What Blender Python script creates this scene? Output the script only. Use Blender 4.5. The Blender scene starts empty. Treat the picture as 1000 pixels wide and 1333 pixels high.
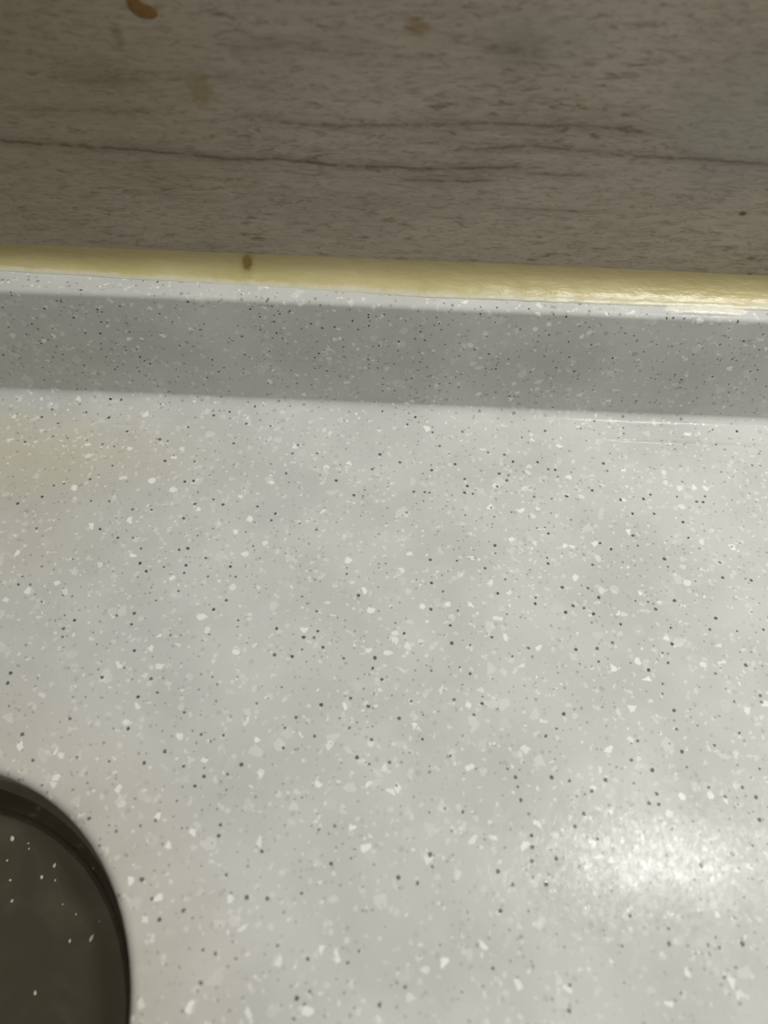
import bpy, bmesh, math, random
from mathutils import Vector, Matrix, noise

# ------------------------------------------------------------------ camera, world, light, exposure
MM = 0.001
C = bpy.context.scene.collection
sc = bpy.context.scene
PITCH, ROLL, FPX, CAM_H = 57.0, 2.3, 963.0, 185.0
p, a = math.radians(PITCH), math.radians(ROLL)
fw = Vector((0, math.cos(p), -math.sin(p)))
rt0 = Vector((1, 0, 0)); up0 = rt0.cross(fw)
rt = math.cos(a)*rt0 + math.sin(a)*up0
up = -math.sin(a)*rt0 + math.cos(a)*up0
cam_d = bpy.data.cameras.new('camera'); cam = bpy.data.objects.new('camera', cam_d); C.objects.link(cam)
m = Matrix((rt, up, -fw)).transposed().to_4x4(); m.translation = Vector((0, 0, CAM_H*MM))
cam.matrix_world = m
cam_d.sensor_fit = 'VERTICAL'; cam_d.sensor_height = 36.0; cam_d.lens = 36.0*FPX/1333.0
cam_d.clip_start = 0.002; cam_d.clip_end = 50
cam_d.dof.use_dof = True; cam_d.dof.focus_distance = 0.215; cam_d.dof.aperture_fstop = 9.0
sc.camera = cam

w = bpy.data.worlds.new('world'); sc.world = w; w.use_nodes = True
w.node_tree.nodes['Background'].inputs[0].default_value = (1.0, 0.985, 0.955, 1)
w.node_tree.nodes['Background'].inputs[1].default_value = 0.29

def area(name, loc, target, sx, sy, energy, col):
    l = bpy.data.lights.new(name, 'AREA'); l.shape = 'RECTANGLE'; l.size = sx*MM; l.size_y = sy*MM
    l.energy = energy; l.color = col
    o = bpy.data.objects.new(name, l); C.objects.link(o); o.location = Vector(loc)*MM
    o.rotation_euler = (Vector(target) - Vector(loc)).to_track_quat('-Z', 'Y').to_euler()
    return o
# the lamp under the wall cupboard, up and to the right
area('cupboard_lamp', (302, 125, 652), (302, 90, 0), 130, 26, 3.75, (1.0, 0.985, 0.955))

vs = sc.view_settings
sc.display_settings.display_device = 'sRGB'
vs.view_transform = 'Standard'; vs.look = 'None'; vs.gamma = 1; vs.use_curve_mapping = False
vs.exposure = 0.0

# ------------------------------------------------------------------ node helpers
class N:
    """small expression builder on a node tree; coordinates are millimetres of the object"""
    def __init__(s, name):
        s.m = bpy.data.materials.new(name); s.m.use_nodes = True
        s.t = s.m.node_tree; s.n = s.t.nodes; s.l = s.t.links
        s.b = s.n['Principled BSDF']
        tc = s.n.new('ShaderNodeTexCoord')
        s.co = s.vm('SCALE', tc.outputs['Object'], scale=1000.0)
        sx = s.n.new('ShaderNodeSeparateXYZ'); s.l.new(s.co, sx.inputs[0])
        s.x, s.y, s.z = sx.outputs
    def put(s, sock, v):
        if isinstance(v, bpy.types.NodeSocket): s.l.new(v, sock)
        elif isinstance(v, tuple) and len(v) == 3 and len(getattr(sock, 'default_value', (0,)*3)) == 4: sock.default_value = (*v, 1)
        else: sock.default_value = v
    def vm(s, op, a_, b_=None, scale=None):
        n = s.n.new('ShaderNodeVectorMath'); n.operation = op
        s.put(n.inputs[0], a_)
        if b_ is not None: s.put(n.inputs[1], b_)
        if scale is not None: n.inputs['Scale'].default_value = scale
        return n.outputs['Value'] if op in ('LENGTH', 'DISTANCE') else n.outputs['Vector']
    def f(s, op, a_, b_=None, c_=None):
        n = s.n.new('ShaderNodeMath'); n.operation = op
        for i, v in enumerate((a_, b_, c_)):
            if v is not None: s.put(n.inputs[i], v)
        return n.outputs[0]
    def ss(s, v, lo, hi, o0=0.0, o1=1.0):
        n = s.n.new('ShaderNodeMapRange'); n.interpolation_type = 'SMOOTHSTEP'
        s.put(n.inputs[0], v); n.inputs[1].default_value = lo; n.inputs[2].default_value = hi
        s.put(n.inputs[3], o0); s.put(n.inputs[4], o1)
        return n.outputs[0]
    def noise(s, scale, detail=2.0, rough=0.5, stretch=None, off=(0, 0, 0), dist=0.0):
        v = s.co
        if stretch: v = s.vm('MULTIPLY', v, stretch)
        v = s.vm('ADD', v, off)
        n = s.n.new('ShaderNodeTexNoise'); s.put(n.inputs['Vector'], v)
        n.inputs['Scale'].default_value = scale; n.inputs['Detail'].default_value = detail
        n.inputs['Roughness'].default_value = rough; n.inputs['Distortion'].default_value = dist
        return n.outputs['Fac']
    def voro(s, cell, off, feature='F1', vec=None):
        n = s.n.new('ShaderNodeTexVoronoi'); n.feature = feature
        s.put(n.inputs['Vector'], s.vm('ADD', vec or s.co, off)); n.inputs['Scale'].default_value = 1.0/cell
        if feature == 'F1':
            sp = s.n.new('ShaderNodeSeparateColor'); s.l.new(n.outputs['Color'], sp.inputs[0])
            return s.f('MULTIPLY', n.outputs['Distance'], cell), sp.outputs
        return s.f('MULTIPLY', n.outputs['Distance'], cell), None
    def mix(s, fac, c1, c2, mode='MIX'):
        n = s.n.new('ShaderNodeMix'); n.data_type = 'RGBA'; n.blend_type = mode
        s.put(n.inputs[0], fac); s.put(n.inputs[6], c1); s.put(n.inputs[7], c2)
        return n.outputs[2]
    def bump(s, h, strength, dist, prev=None):
        n = s.n.new('ShaderNodeBump'); s.put(n.inputs['Height'], h)
        n.inputs['Strength'].default_value = strength; n.inputs['Distance'].default_value = dist
        if prev: s.l.new(prev, n.inputs['Normal'])
        return n.outputs[0]
    def spot(s, cx, cz, rx, rz, soft, seed=0.0, wob=0.5, ax2=None):
        """irregular patch around a place, 1 inside"""
        b2 = s.z if ax2 is None else ax2
        dx = s.f('DIVIDE', s.f('SUBTRACT', s.x, cx), rx); dz = s.f('DIVIDE', s.f('SUBTRACT', b2, cz), rz)
        d = s.f('SQRT', s.f('ADD', s.f('MULTIPLY', dx, dx), s.f('MULTIPLY', dz, dz)))
        nz = s.noise(1.6/min(rx, rz), 3, 0.6, off=(seed*13.7, seed*3.1, seed))
        d = s.f('ADD', d, s.f('MULTIPLY', s.f('SUBTRACT', nz, 0.5), 2*wob))
        return s.ss(d, 1.0 + soft, 1.0 - soft)
    def set(s, **k):
        for q, v in k.items(): s.put(s.b.inputs[q.replace('_', ' ')], v)

def lin(r, g, b):
    return tuple(((c/255)/12.92 if c/255 <= .04045 else ((c/255+.055)/1.055)**2.4) for c in (r, g, b))

# ------------------------------------------------------------------ materials
def speckled_stone():
    n = N('speckled_solid_surface')
    base = lin(201, 202, 197)
    cloud = n.noise(0.035, 3, 0.55)
    col = n.mix(n.ss(cloud, 0.3, 0.7), lin(194, 195, 190), lin(206, 207, 202))
    # yellowed by spills along the foot of the upstand at the left, and a lime rim round the sink
    st = n.f('MULTIPLY', n.spot(-112, 139, 46, 14, 0.75, 1, 0.5, n.y), 0.30)
    col = n.mix(st, col, lin(196, 186, 140))
    st = n.f('MULTIPLY', n.spot(-140, 112, 62, 30, 0.6, 2, 0.35, n.y), 0.25)
    col = n.mix(st, col, lin(188, 182, 148))
    st = n.f('MULTIPLY', n.spot(-110, -20, 84, 84, 0.25, 3, 0.12, n.y), 0.28)
    col = n.mix(st, col, lin(180, 172, 142))
    warp2 = n.vm('ADD', n.co, n.vm('SCALE', n.noise_col(1.6), scale=0.6))
    # soft grey flecks
    for cell, off, pr, r0, r1, k, c in ((3.4, (3, 9, 4), .50, .30, .75, .34, lin(146, 147, 143)),
                                        (1.9, (31, 9, 74), .35, .20, .50, .42, lin(120, 120, 116))):
        d, (cr, cg, cb) = n.voro(cell, off, vec=warp2)
        rad = n.ss(cg, 0, 1, r0, r1)
        mk = n.ss(n.f('SUBTRACT', d, rad), 0.22, -0.30)
        mk = n.f('MULTIPLY', mk, n.f('LESS_THAN', cr, pr)); mk = n.f('MULTIPLY', mk, n.ss(cb, 0, 1, .2, k*1.5))
        col = n.mix(mk, col, c)
    # translucent pale chips and opaque white chips: angular cells
    warp = n.vm('ADD', n.co, n.vm('SCALE', n.noise_col(0.9), scale=0.7))
    for cell, off, pr, o0, o1 in ((2.7, (13, 2, 8), .055, .08, .30), (1.75, (55, 7, 1), .036, .30, .95),
                                  (1.0, (5, 70, 2), .055, .25, .85), (1.3, (91, 33, 2), .09, .08, .35)):
        d, (cr, cg, cb) = n.voro(cell, off, vec=warp)
        e, _ = n.voro(cell, off, 'DISTANCE_TO_EDGE', vec=warp)
        mk = n.ss(e, 0.02, 0.26); mk = n.f('MULTIPLY', mk, n.f('LESS_THAN', cr, pr))
        mk = n.f('MULTIPLY', mk, n.ss(cb, 0, 1, o0, o1))
        col = n.mix(mk, col, lin(240, 240, 234))
    # dark grains
    for cell, off, pr, r0, r1, o0, o1 in ((2.6, (7, 1, 9), .52, .20, .55, .40, 1.0), (1.5, (77, 41, 9), .30, .18, .36, .35, 1.0)):
        d, (cr, cg, cb) = n.voro(cell, off, vec=warp2)
        rad = n.ss(cg, 0, 1, r0, r1)
        mk = n.ss(n.f('SUBTRACT', d, rad), 0.10, -0.16)
        mk = n.f('MULTIPLY', mk, n.f('LESS_THAN', cr, pr)); mk = n.f('MULTIPLY', mk, n.ss(cb, 0, 1, o0, o1))
        col = n.mix(mk, col, lin(30, 30, 27))
    scr = n.noise(0.9, 4, 0.7, stretch=(1.0, 0.45, 1.0), dist=1.5)
    wav = n.noise(0.05, 2, 0.5)
    nb = n.bump(wav, 0.25, 0.0003); nb = n.bump(scr, 0.32, 0.00015, nb)
    n.set(Base_Color=col, Roughness=n.ss(n.noise(0.5, 3, .6, stretch=(1, .5, 1)), 0.3, 0.7, 0.05, 0.09), Normal=nb)
    n.set(Specular_IOR_Level=0.05)
    return n.m

def noise_col(s, scale):
    t = s.n.new('ShaderNodeTexNoise'); s.put(t.inputs['Vector'], s.co); t.inputs['Scale'].default_value = scale
    return t.outputs['Color']
N.noise_col = noise_col

def wood_tile():
    n = N('wood_look_wall_tile')
    big = n.noise(0.045, 3, 0.55, stretch=(0.45, 1, 1.0), off=(4, 0, 9))
    col = n.mix(n.ss(big, 0.3, 0.7), lin(148, 137, 120), lin(164, 154, 138))
    # fine horizontal brushing
    fine = n.noise(0.75, 4, 0.65, stretch=(0.16, 1, 1.0), dist=0.6)
    col = n.mix(n.f('MULTIPLY', n.ss(fine, 0.35, 0.70), .5), col, lin(178, 166, 148))
    fine2 = n.noise(1.3, 3, 0.6, stretch=(0.22, 1, 1), off=(50, 0, 3), dist=1.0)
    col = n.mix(n.f('MULTIPLY', n.ss(fine2, 0.45, 0.75), .68), col, lin(108, 96, 78))
    # short dark dashes gathered in bands
    dash = n.noise(0.55, 3, 0.55, stretch=(0.30, 1, 1.25), off=(9, 0, 31), dist=0.8)
    band = n.ss(n.noise(0.055, 2, 0.5, stretch=(0.35, 1, 1), off=(77, 0, 5)), 0.42, 0.62)
    col = n.mix(n.f('MULTIPLY', n.ss(dash, 0.56, 0.72), n.f('MULTIPLY', band, .8)), col, lin(100, 88, 68))
    # pale blurry streaks higher up
    pale = n.noise(0.16, 2, 0.5, stretch=(0.22, 1, 1), off=(2, 0, 71))
    col = n.mix(n.f('MULTIPLY', n.ss(pale, 0.55, 0.75), .35), col, lin(164, 158, 142))
    # grey-blue tint at the right
    col = n.mix(n.f('MULTIPLY', n.spot(84, 92, 24, 17, .5, 4, .5), .35), col, lin(126, 130, 122))
    col = n.mix(n.f('MULTIPLY', n.spot(30, 108, 14, 5, .5, 14, .5), .25), col, lin(132, 134, 120))
    # olive tint towards the left
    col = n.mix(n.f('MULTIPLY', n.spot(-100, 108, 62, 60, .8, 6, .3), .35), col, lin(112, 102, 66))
    # long printed cracks of the wood grain (x, z in mm)
    X0, X1, Z0, Z1 = -120.0, 120.0, 40.0, 125.0
    cracks = [
      ([(-120,80.2),(-98.1,80.0),(-88.8,79.6),(-79.4,79.4),(-60.5,78.8),(-49.3,78.1),(-41.7,77.6),(-32.1,77.9),(-22.6,77.6),(-13,77),(-3.5,77.2),(8,77.1),(19.4,77.9),(30,78.4),(40,78.6)], .34, 1.0, -130, 34),
      ([(-40,89.5),(-32.7,88.6),(-27.4,87.5),(-22,87),(-16.5,86.9),(-3.7,87.7),(7.2,88.2),(18,89),(32.5,89.2),(43.4,89.3),(56.2,88.6),(63.8,87.5)], .42, .75, -36, 62),
      ([(14,82.4),(18.9,82.6),(31.7,83.9),(43,83.4),(52.4,82.8),(65.7,82.4),(76.9,82.3),(90.2,81.8),(120,81)], .36, .85, 16, 130),
      ([(-2,73.6),(8.3,74.0),(16,74.1),(27,74.7)], .38, .85, 0, 25),
      ([(30,76.9),(42.6,76.7),(56,77.4)], .35, .6, 31, 54),
      ([(-40,103.7),(-25.9,104.1),(-17.5,103.9),(-4,103),(8,103.4)], .5, .4, -40, 8),
      ([(-95,88.1),(-83.9,88),(-70.9,88.5),(-56,88.6)], .4, .5, -92, -58),
      ([(26.8,67.2),(40.9,66.9),(55,66.7)], .3, .5, 26, 55),
      ([(-78,94.9),(-56.4,96.1),(-42.2,97),(-23.1,96.7)], .4, .3, -75, -24),
      ([(14,105.6),(23,105.3),(33,105.0)], 1.2, .5, 17, 31),
    ]
    un = n.f('DIVIDE', n.f('SUBTRACT', n.x, X0), X1-X0)
    wob = n.f('MULTIPLY', n.f('SUBTRACT', n.noise(0.35, 3, .6, off=(0, 0, 44)), .5), 1.2)
    brk = n.ss(n.noise(0.22, 3, .6, stretch=(1, 1, .3), off=(3, 3, 90)), 0.30, 0.52, 0.35, 1.0)
    hgt = None
    for pts, wd, k, xa, xb in cracks:
        c = n.n.new('ShaderNodeFloatCurve'); n.put(c.inputs['Value'], un); cv = c.mapping.curves[0]
        q = [((x-X0)/(X1-X0), (z-Z0)/(Z1-Z0)) for x, z in pts]
        if q[0][0] > 0.001: q.insert(0, (0.0, q[0][1]))
        if q[-1][0] < 0.999: q.append((1.0, q[-1][1]))
        cv.points[0].location = q[0]; cv.points[1].location = q[-1]
        for t in q[1:-1]: cv.points.new(*t)
        for pt in cv.points: pt.handle_type = 'AUTO'
        c.mapping.update()
        zc = n.f('ADD', n.f('MULTIPLY_ADD', c.outputs[0], Z1-Z0, Z0), wob)
        d = n.f('ABSOLUTE', n.f('SUBTRACT', n.z, zc))
        mk = n.f('MULTIPLY', n.ss(d, wd*2.4, wd*0.1), .7)
        halo = n.ss(d, wd*7, 0.0, 0.0, 0.28)
        win = n.f('MULTIPLY', n.ss(n.x, xa-3, xa+5), n.ss(n.x, xb+3, xb-5))
        mk = n.f('MAXIMUM', n.f('MULTIPLY', mk, brk), halo)
        mk = n.f('MULTIPLY', n.f('MULTIPLY', mk, win), k)
        col = n.mix(mk, col, lin(74, 62, 46))
        hgt = mk if hgt is None else n.f('MAXIMUM', hgt, mk)
    # dried drips and spots of oil
    for cx, cz, rx, rz, k, c, sd in ((-46, 94.2, 2.6, 3.6, .5, lin(126, 106, 54), 1), (3.2, 109.2, 2.2, 1.4, .6, lin(122, 98, 46), 2),
                                     (-62, 105, 1.2, 2.6, .4, lin(110, 96, 50), 3), (89.9, 68.2, .9, .6, .9, lin(70, 58, 38), 4),
                                     (-70, 96.5, 9, 3, .25, lin(100, 88, 56), 5)):
        col = n.mix(n.f('MULTIPLY', n.spot(cx, cz, rx, rz, .5, sd, .8), k), col, c)
    nb = n.bump(fine, 0.2, 0.00015)
    nb = n.bump(n.f('SUBTRACT', 1.0, hgt), 0.3, 0.0003, nb)
    n.set(Base_Color=col, Roughness=0.48, Normal=nb, Specular_IOR_Level=0.35)
    return n.m

def old_silicone():
    n = N('aged_yellow_silicone')
    col = n.mix(n.ss(n.noise(0.09, 3, .5, stretch=(.4, 1, 1)), .3, .7), lin(184, 173, 118), lin(198, 188, 140))
    # thin pale lower edge
    col = n.mix(n.ss(n.f('SUBTRACT', n.z, n.f('MULTIPLY', n.noise(.35, 3, .6), 1.2)), 43.8, 42.9), col, lin(206, 203, 180))
    # upper lip: yellowed grime, with some of its shade put into the colour
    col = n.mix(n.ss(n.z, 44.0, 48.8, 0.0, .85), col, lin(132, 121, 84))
    col = n.mix(n.f('MULTIPLY', n.spot(-41.4, 47.6, 1.4, 1.7, .4, 2, .35), .85), col, lin(92, 74, 26))
    col = n.mix(n.f('MULTIPLY', n.spot(-41.3, 49.5, 2.2, 4.5, .6, 5, .5), .30), col, lin(120, 100, 46))
    d, (cr, cg, cb) = n.voro(3.2, (4, 4, 1))
    mk = n.f('MULTIPLY', n.ss(d, .42, .12), n.f('LESS_THAN', cr, .12))
    col = n.mix(n.f('MULTIPLY', mk, n.ss(cb, 0, 1, .2, .8)), col, lin(78, 66, 36))
    nb = n.bump(n.noise(0.30, 3, .6, stretch=(.35, 1, 1)), .3, .0012)
    nb = n.bump(n.noise(1.3, 2, .5), .2, .0002, nb)
    n.set(Base_Color=col, Roughness=0.36, Specular_IOR_Level=0.42, Normal=nb, Subsurface_Weight=0.12, Subsurface_Scale=0.002)
    return n.m

def white_smear():
    n = N('white_filler')
    col = n.mix(n.ss(n.noise(.25, 3, .6), .35, .65), lin(236, 235, 222), lin(222, 220, 206))
    n.set(Base_Color=col, Roughness=.35, Normal=n.bump(n.noise(.5, 3, .6), .4, .001))
    return n.m

def sink_steel():
    n = N('dull_dark_steel')
    film = n.noise(0.03, 4, .6, dist=1.2)
    col = n.mix(n.ss(film, .35, .7), lin(88, 83, 66), lin(104, 98, 80))
    # grey lime bloom left by standing water, with ragged edges
    ring = n.noise(0.05, 4, .6, off=(8, 3, 0), dist=1.5)
    col = n.mix(n.f('MULTIPLY', n.ss(ring, .52, .66), .30), col, lin(112, 108, 92))
    n.set(Base_Color=col, Metallic=.70, Specular_IOR_Level=.5, Roughness=n.ss(film, .3, .7, .16, .26), Normal=n.bump(n.noise(.8, 3, .6, stretch=(.1, 1, 1)), .12, .0004))
    return n.m

def plain(name, c, rough=.5, metal=0.0):
    n = N(name)
    col = n.mix(n.ss(n.noise(1.1, 3, .6), .35, .65), c, tuple(v*.75 for v in c))
    n.set(Base_Color=col, Roughness=rough, Metallic=metal)
    return n.m

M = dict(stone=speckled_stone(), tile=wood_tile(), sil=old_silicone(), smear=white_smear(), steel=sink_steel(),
         crumb=plain('pale_crumb', lin(214, 210, 190), .7), oil=plain('dried_orange_sauce', lin(122, 90, 38), .55),
         chrome=plain('drain_metal', lin(150, 150, 146), .25, .9), mould=plain('brown_mould', lin(98, 80, 34), .6))

# ------------------------------------------------------------------ object helpers
def empty(name, loc, label, cat, group=None):
    o = bpy.data.objects.new(name, None); o.empty_display_size = .01; C.objects.link(o)
    o.location = Vector(loc)*MM; o['label'] = label; o['category'] = cat
    if group: o['group'] = group
    return o
def mesh(name, verts, faces, mat, parent=None, smooth=True, org=(0, 0, 0)):
    """verts in world millimetres; org is the thing's base"""
    me = bpy.data.meshes.new(name)
    me.from_pydata([((x-org[0])*MM, (y-org[1])*MM, (z-org[2])*MM) for x, y, z in verts], [], faces)
    bm = bmesh.new(); bm.from_mesh(me)
    bmesh.ops.remove_doubles(bm, verts=bm.verts, dist=1e-7)
    bmesh.ops.recalc_face_normals(bm, faces=bm.faces)
    for e in bm.edges:
        if len(e.link_faces) == 2 and e.calc_face_angle(0) > math.radians(38): e.smooth = False
    bm.to_mesh(me); bm.free()
    for f in me.polygons: f.use_smooth = smooth
    me.materials.append(mat)
    o = bpy.data.objects.new(name, me); C.objects.link(o)
    if parent: o.parent = parent
    else: o.location = Vector(org)*MM
    return o
def loft(rings, closed=True, caps=False):
    v, f = [], []; k = len(rings[0])
    for r in rings: v += r
    for i in range(len(rings)-1):
        for j in range(k if closed else k-1):
            a_, b_ = i*k+j, i*k+(j+1) % k
            f.append((a_, b_, b_+k, a_+k))
    if caps: f += [tuple(range(k)), tuple((len(rings)-1)*k + j for j in range(k))]
    return v, f

# ------------------------------------------------------------------ the wall
WY = 172.5
BX = 600.0
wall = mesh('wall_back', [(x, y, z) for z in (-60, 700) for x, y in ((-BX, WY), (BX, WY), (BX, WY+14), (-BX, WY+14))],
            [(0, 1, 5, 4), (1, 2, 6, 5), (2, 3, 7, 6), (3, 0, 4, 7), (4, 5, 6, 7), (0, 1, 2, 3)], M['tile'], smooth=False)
wall['kind'] = 'structure'

# ------------------------------------------------------------------ the worktop: slab with a sink cut-out, and its upstand
top = empty('worktop', (0, 0, 0), 'pale grey speckled solid surface kitchen worktop with low upstand and sink cutout', 'worktop')
HX0, HX1, HY0, HY1, HR, TH = -428.0, -48.0, -330.0, 43.0, 57.0, 12.0
def rrect(x0, x1, y0, y1, r, n=20, step=6):
    pts = []
    for cx, cy, a0 in ((x1-r, y1-r, 0), (x0+r, y1-r, 90), (x0+r, y0+r, 180), (x1-r, y0+r, 270)):
        for i in range(n+1):
            t = math.radians(a0 + 90*i/n); pts.append((cx + r*math.cos(t), cy + r*math.sin(t)))
    return pts
def inset(d, z): return [(x, y, z) for x, y in rrect(HX0+d, HX1-d, HY0+d, HY1-d, HR-d)]
rings = []
# outer limit ring, projected from the centre of the hole on to the slab's rectangle
hx, hy = (HX0+HX1)/2, (HY0+HY1)/2
SX0, SX1, SY0, SY1 = -BX, BX, -430.0, WY-1
def outr(z):
    out = []
    for x, y in rrect(HX0, HX1, HY0, HY1, HR):
        dx, dy = x-hx, y-hy
        t = min(((SX1-hx)/dx if dx > 0 else (SX0-hx)/dx) if abs(dx) > 1e-6 else 1e9, ((SY1-hy)/dy if dy > 0 else (SY0-hy)/dy) if abs(dy) > 1e-6 else 1e9)
        out.append((hx+dx*t, hy+dy*t, z))
    # snap the nearest to the corners
    for cx, cy in ((SX0, SY0), (SX0, SY1), (SX1, SY0), (SX1, SY1)):
        i = min(range(len(out)), key=lambda k: (out[k][0]-cx)**2 + (out[k][1]-cy)**2); out[i] = (cx, cy, z)
    return out
rings = [outr(-TH), outr(0), inset(-3.2, 0), inset(-2.6, 0)]
for i in range(1, 8):
    t = math.radians(90*i/7); rings.append(inset(-2.6 + 2.6*math.sin(t), -2.6*(1-math.cos(t))))
rings += [inset(0, -TH+1.0), inset(-0.6, -TH), inset(-12, -TH), outr(-TH)]
v, f = loft(rings)
slab = mesh('slab', v, f, M['stone'], top)

# upstand with a coved foot; a faint ridge where the cove was glued and sanded at the right
UF, UH = 160.6, 43.2          # front face, height
def up_profile(x):
    wv = .25*noise.noise(Vector((x*.02, 3, 1)))
    rg = max(0.0, min(1.0, (x-52)/26.0))*(.8+.5*noise.noise(Vector((x*.11, 4, 6))))
    pr = [(UF-10.2, -0.03), (UF-9.9, 0.02+.04*rg), (UF-9.5, 0.04+.30*rg), (UF-9.15, 0.05+.52*rg), (UF-8.8, 0.07+.36*rg), (UF-8.4, 0.09+.06*rg), (UF-8.0, 0.12), (UF-6.2, .32)]
    for i in range(1, 10):
        t = math.radians(90*i/9); pr.append((UF-5.2+5.2*math.sin(t), .45 + 2.9*(1-math.cos(t))))
    pr += [(UF+.15, 20), (UF+.3, UH-1.6)]
    for i in range(1, 6):
        t = math.radians(90*i/5); pr.append((UF+.3+1.5*(1-math.cos(t)), UH-1.5+1.5*math.sin(t)))
    pr += [(UF+2.4, UH), (WY-.6, UH), (WY-.6, -.02)]
    return [(x, y+wv, z + (.2*noise.noise(Vector((x*.015, 9, 2))) if z > 30 else 0)) for y, z in pr]
xs = [-BX] + [-160+4*i for i in range(81)] + [BX]
v, f = loft([up_profile(x) for x in xs], True, True)
upstand = mesh('upstand', v, f, M['stone'], top)

# ------------------------------------------------------------------ the sealant bead along the wall
def bead_profile(x):
    n1 = noise.noise(Vector((x*.05, 1, 7))); n2 = noise.noise(Vector((x*.25, 5, 2))); n3 = noise.noise(Vector((x*.03, 8, 0)))
    s = max(0., min(1., (x+110)/120.0))
    low = 168.6 - 3.8*s + .25*n1 + .22*n2
    topz = 49.3 - .6*max(0., (x-60)/60) + .12*n1
    mid = .45 + .25*n3
    if x > 50: mid += .25*math.sin(x*.35)*min(1, (x-50)/30)
    pr = [(low, UH-.35), (low+.05, UH+.12), (low+.5, UH+.55)]
    y0, z0, y1, z1 = low+.5, UH+.55, WY-.1, topz
    for i in range(1, 9):
        t = i/9; sag = math.sin(t*math.pi)*mid
        pr.append((y0+(y1-y0)*t + .06*n2, z0+(z1-z0)*(t**1.7) + sag*.1))
    pr += [(y1, z1), (WY+.2, z1+.9), (WY+.2, UH-.35)]
    return [(x, y, z) for y, z in pr]
xs = [-BX] + [-150+1.25*i for i in range(241)] + [BX]
v, f = loft([bead_profile(x) for x in xs], True, True)
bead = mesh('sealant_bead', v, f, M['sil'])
bead['label'] = 'yellowed silicone sealant bead between the wood-look wall and worktop upstand'; bead['category'] = 'sealant'

def blob(name, outline, origin, u, w_, nrm, height, mat, parent=None, org=(0, 0, 0), rings_=4):
    """a low dome over an outline (2D mm), lying on a surface"""
    O, U, W, Nn = Vector(origin), Vector(u), Vector(w_), Vector(nrm)
    cx = sum(q[0] for q in outline)/len(outline); cz = sum(q[1] for q in outline)/len(outline)
    rr = []
    for i in range(rings_+1):
        t = i/rings_; s_ = math.cos(t*math.pi/2); h = math.sin(t*math.pi/2)*height
        s_ = max(s_, .04)
        rr.append([tuple(O + U*(cx+(x-cx)*s_) + W*(cz+(z-cz)*s_) + Nn*h) for x, z in outline])
    base = [tuple(Vector(q) - Nn*.15) for q in rr[0]]
    v_, f_ = loft([base]+rr, True, True)
    return mesh(name, v_, f_, mat, parent, org=org)

random.seed(4)
# smear of white filler over the bead's lower edge at the right
sm = []
for i in range(40):
    t = 2*math.pi*i/40; rx, ry = 12.0, 1.9
    k = 1 + .22*noise.noise(Vector((math.cos(t)*2, math.sin(t)*2, 4)))
    sm.append((88 + rx*k*math.copysign(abs(math.cos(t))**.7, math.cos(t)), 163.9 + ry*k*math.copysign(abs(math.sin(t))**.8, math.sin(t))))
o = blob('sealant_smear', sm, (0, 0, UH-.05), (1, 0, 0), (0, 1, 0), (0, 0, 1), .9, M['smear'], bead)
o['label'] = 'white smear of fresh sealant'

# orange splash high on the wall: two lobes
pts = [(-58.2, 113.2), (-56.6, 113.6), (-55.6, 112.9), (-55.0, 111.9), (-53.8, 111.5), (-52.6, 110.9), (-52.2, 109.8), (-53.0, 108.9), (-54.8, 108.7),
       (-56.4, 109.0), (-57.7, 109.9), (-58.4, 111.2)]
fine_pts = []
for i in range(len(pts)):
    p0, p1, p2, p3 = (Vector(pts[(i+k) % len(pts)]) for k in (-1, 0, 1, 2))
    for q in range(3):
        t = q/3
        c = .5*((2*p1)+(p2-p0)*t+(2*p0-5*p1+4*p2-p3)*t*t+(3*p1-p0-3*p2+p3)*t**3); fine_pts.append((c.x, c.y))
sp_org = (-55.4, WY, 110.8)
o = blob('sauce_splash', [(x-sp_org[0], z-sp_org[2]) for x, z in fine_pts], sp_org, (1, 0, 0), (0, 0, 1), (0, -1, 0), .10, M['oil'], None, sp_org)
o['label'] = 'small dried orange-brown sauce splash high on the wood-look wall'; o['category'] = 'stain'

# ------------------------------------------------------------------ the sink under the cut-out
so = ((HX0+HX1)/2, (HY0+HY1)/2, -TH-40)
sink = empty('kitchen_sink', so, 'dark dull steel sink bowl mounted under the worktop cutout', 'sink')
def sr(d, z, r=None):
    return [(x, y, z) for x, y in rrect(HX0+d, HX1-d, HY0+d, HY1-d, (HR-max(0, d)*.55) if r is None else r)]
DEP = 38.0
rim = [sr(-14, -TH-.1), sr(1.0, -TH-.1), sr(1.8, -TH-.5), sr(2.2, -TH-1.4), sr(2.2, -TH-2.4), sr(1.2, -TH-2.4), sr(-14, -TH-1.4), sr(-14, -TH-.1)]
v, f = loft(rim); mesh('rim', v, f, M['steel'], sink, org=so)
rg = [sr(1.0, -TH-1.2), sr(1.4, -TH-4)]
rg += [sr(1.4 + 2.5*(z/6), -TH-4-z) for z in (2, 4, 6)]
for i in range(1, 9):
    t = math.radians(90*i/8); rg.append(sr(3.9 + 6*(1-math.cos(t)), -TH - 10 - 6*math.sin(t)))
rg += [sr(20, -TH-17), sr(35, -TH-18.4), sr(55, -TH-21)]
rg += [sr(95, -TH-29, 30), sr(130, -TH-DEP-.4, 20)]
inner = len(rg)
v, f = loft(rg)
k = len(rg[0]); f.append(tuple((inner-1)*k+j for j in range(k)))
basin = mesh('basin', v, f, M['steel'], sink, org=so)
sm_ = basin.modifiers.new('thickness', 'SOLIDIFY'); sm_.thickness = .0009; sm_.offset = -1
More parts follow.
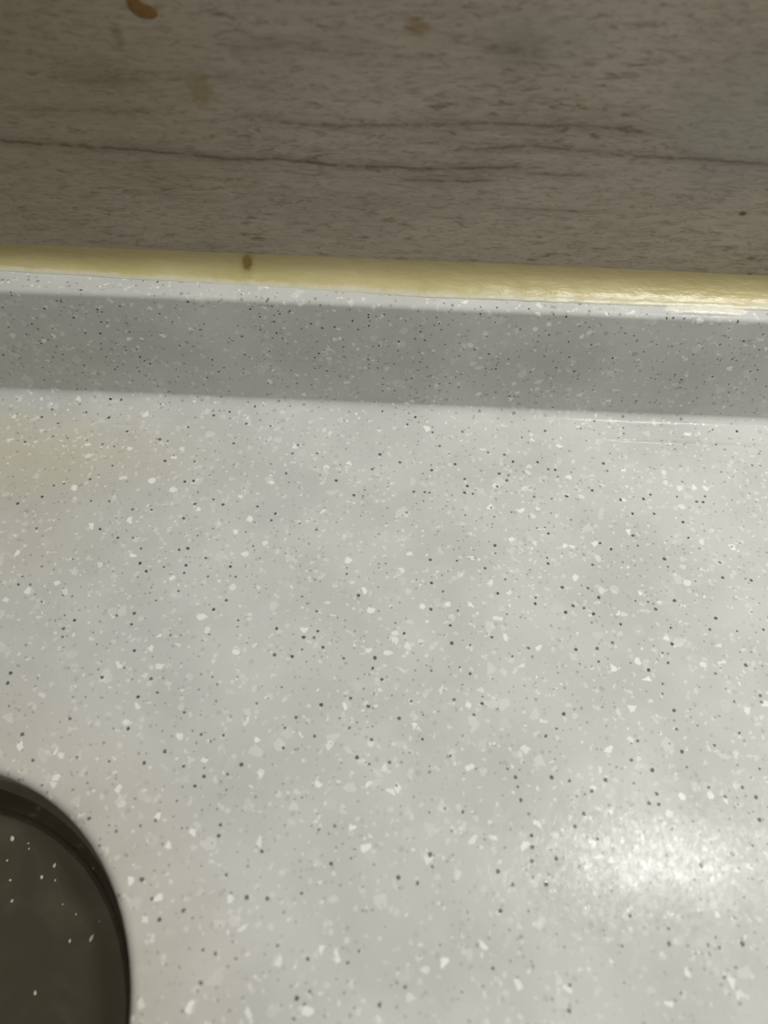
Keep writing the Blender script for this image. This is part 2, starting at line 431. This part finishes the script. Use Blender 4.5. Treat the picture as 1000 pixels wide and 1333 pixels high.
# waste outlet, left of the picture
cx, cy, cz = hx, hy, -TH-DEP-1.0
def circ(r, z, n_=40): return [(cx+r*math.cos(2*math.pi*i/n_), cy+r*math.sin(2*math.pi*i/n_), z) for i in range(n_)]
v, f = loft([circ(56, cz-.2), circ(55, cz+1.2), circ(50, cz+1.4), circ(44, cz+.2), circ(12, cz+.2), circ(10, cz+2.5), circ(3, cz+3)])
f.append(tuple(6*40+j for j in range(40)))
mesh('drain_strainer', v, f, M['chrome'], sink, org=so)

# ------------------------------------------------------------------ crumbs lying in the sink
def crumb_mesh(seed):
    rnd = random.Random(seed); bm = bmesh.new()
    bmesh.ops.create_icosphere(bm, subdivisions=1, radius=1.0)
    for q in bm.verts: q.co *= rnd.uniform(.7, 1.25)
    me = bpy.data.meshes.new('crumb'); bm.to_mesh(me); bm.free(); me.materials.append(M['crumb'])
    for q in me.polygons: q.use_smooth = True
    return me
cms = [crumb_mesh(i) for i in range(4)]
FZ = -TH-DEP
# (place, surface normal, size): they cling to the curving bowl
spots = [((-94.1, 30.6, -27.1), (-0.02, -0.09, 1.0), 0.79),
         ((-81.5, 24.7, -27.1), (-0.05, -0.07, 1.0), 0.68),
         ((-84.0, 21.9, -27.4), (-0.05, -0.07, 1.0), 0.56),
         ((-67.9, 8.9, -27.2), (-0.07, -0.05, 1.0), 0.75),
         ((-90.3, 16.3, -28.1), (-0.04, -0.07, 1.0), 0.45),
         ((-79.0, -2.9, -28.5), (-0.07, -0.04, 1.0), 0.56),
         ((-94.1, 25.5, -27.5), (-0.03, -0.08, 1.0), 0.34),
         ((-89.7, 29.7, -27.1), (-0.03, -0.08, 1.0), 0.3),
         ((-92.0, 21.0, -27.8), (-0.04, -0.08, 1.0), 0.38),
         ((-73.2, 13.9, -27.3), (-0.06, -0.06, 1.0), 0.3),
         ((-69.1, 23.7, -20.5), (-0.61, -0.66, 0.44), 0.3),
         ((-73.3, 8.1, -27.7), (-0.07, -0.05, 1.0), 0.45),
         ((-80.4, 21.3, -27.3), (-0.05, -0.07, 1.0), 0.3),
         ((-89.2, 28.4, -27.1), (-0.04, -0.08, 1.0), 0.3),
         ((-66.8, 12.5, -27.0), (-0.07, -0.05, 1.0), 0.26),
         ((-77.1, 16.0, -27.4), (-0.06, -0.06, 1.0), 0.26)]
own = {0: 'pale crumb nearest the far rim in the dark sink, at the photo left edge',
       1: 'rounded pale crumb in the middle of the cluster in the dark sink',
       3: 'elongated pale crumb lying apart at the right of the cluster in the sink bowl',
       5: 'lone pale crumb lowest in the photo, on the dark floor of the sink bowl'}
for i, (q, nn, r) in enumerate(spots):
    o = bpy.data.objects.new('crumb', cms[i % 4]); C.objects.link(o)
    nv = Vector(nn).normalized()
    o.rotation_mode = 'QUATERNION'; o.rotation_quaternion = nv.to_track_quat('Z', 'X') @ Matrix.Rotation(random.uniform(0, 3), 3, 'Z').to_quaternion()
    o.scale = (r*MM*(1.3 if i == 3 else 1.0), r*MM*.75, r*MM*.5)
    o.location = (Vector(q) + nv*r*.35)*MM; o['category'] = 'crumb'; o['group'] = 'pale crumbs scattered in the sink'
    o['label'] = own.get(i, 'speck-sized pale crumb lying in the dark sink')
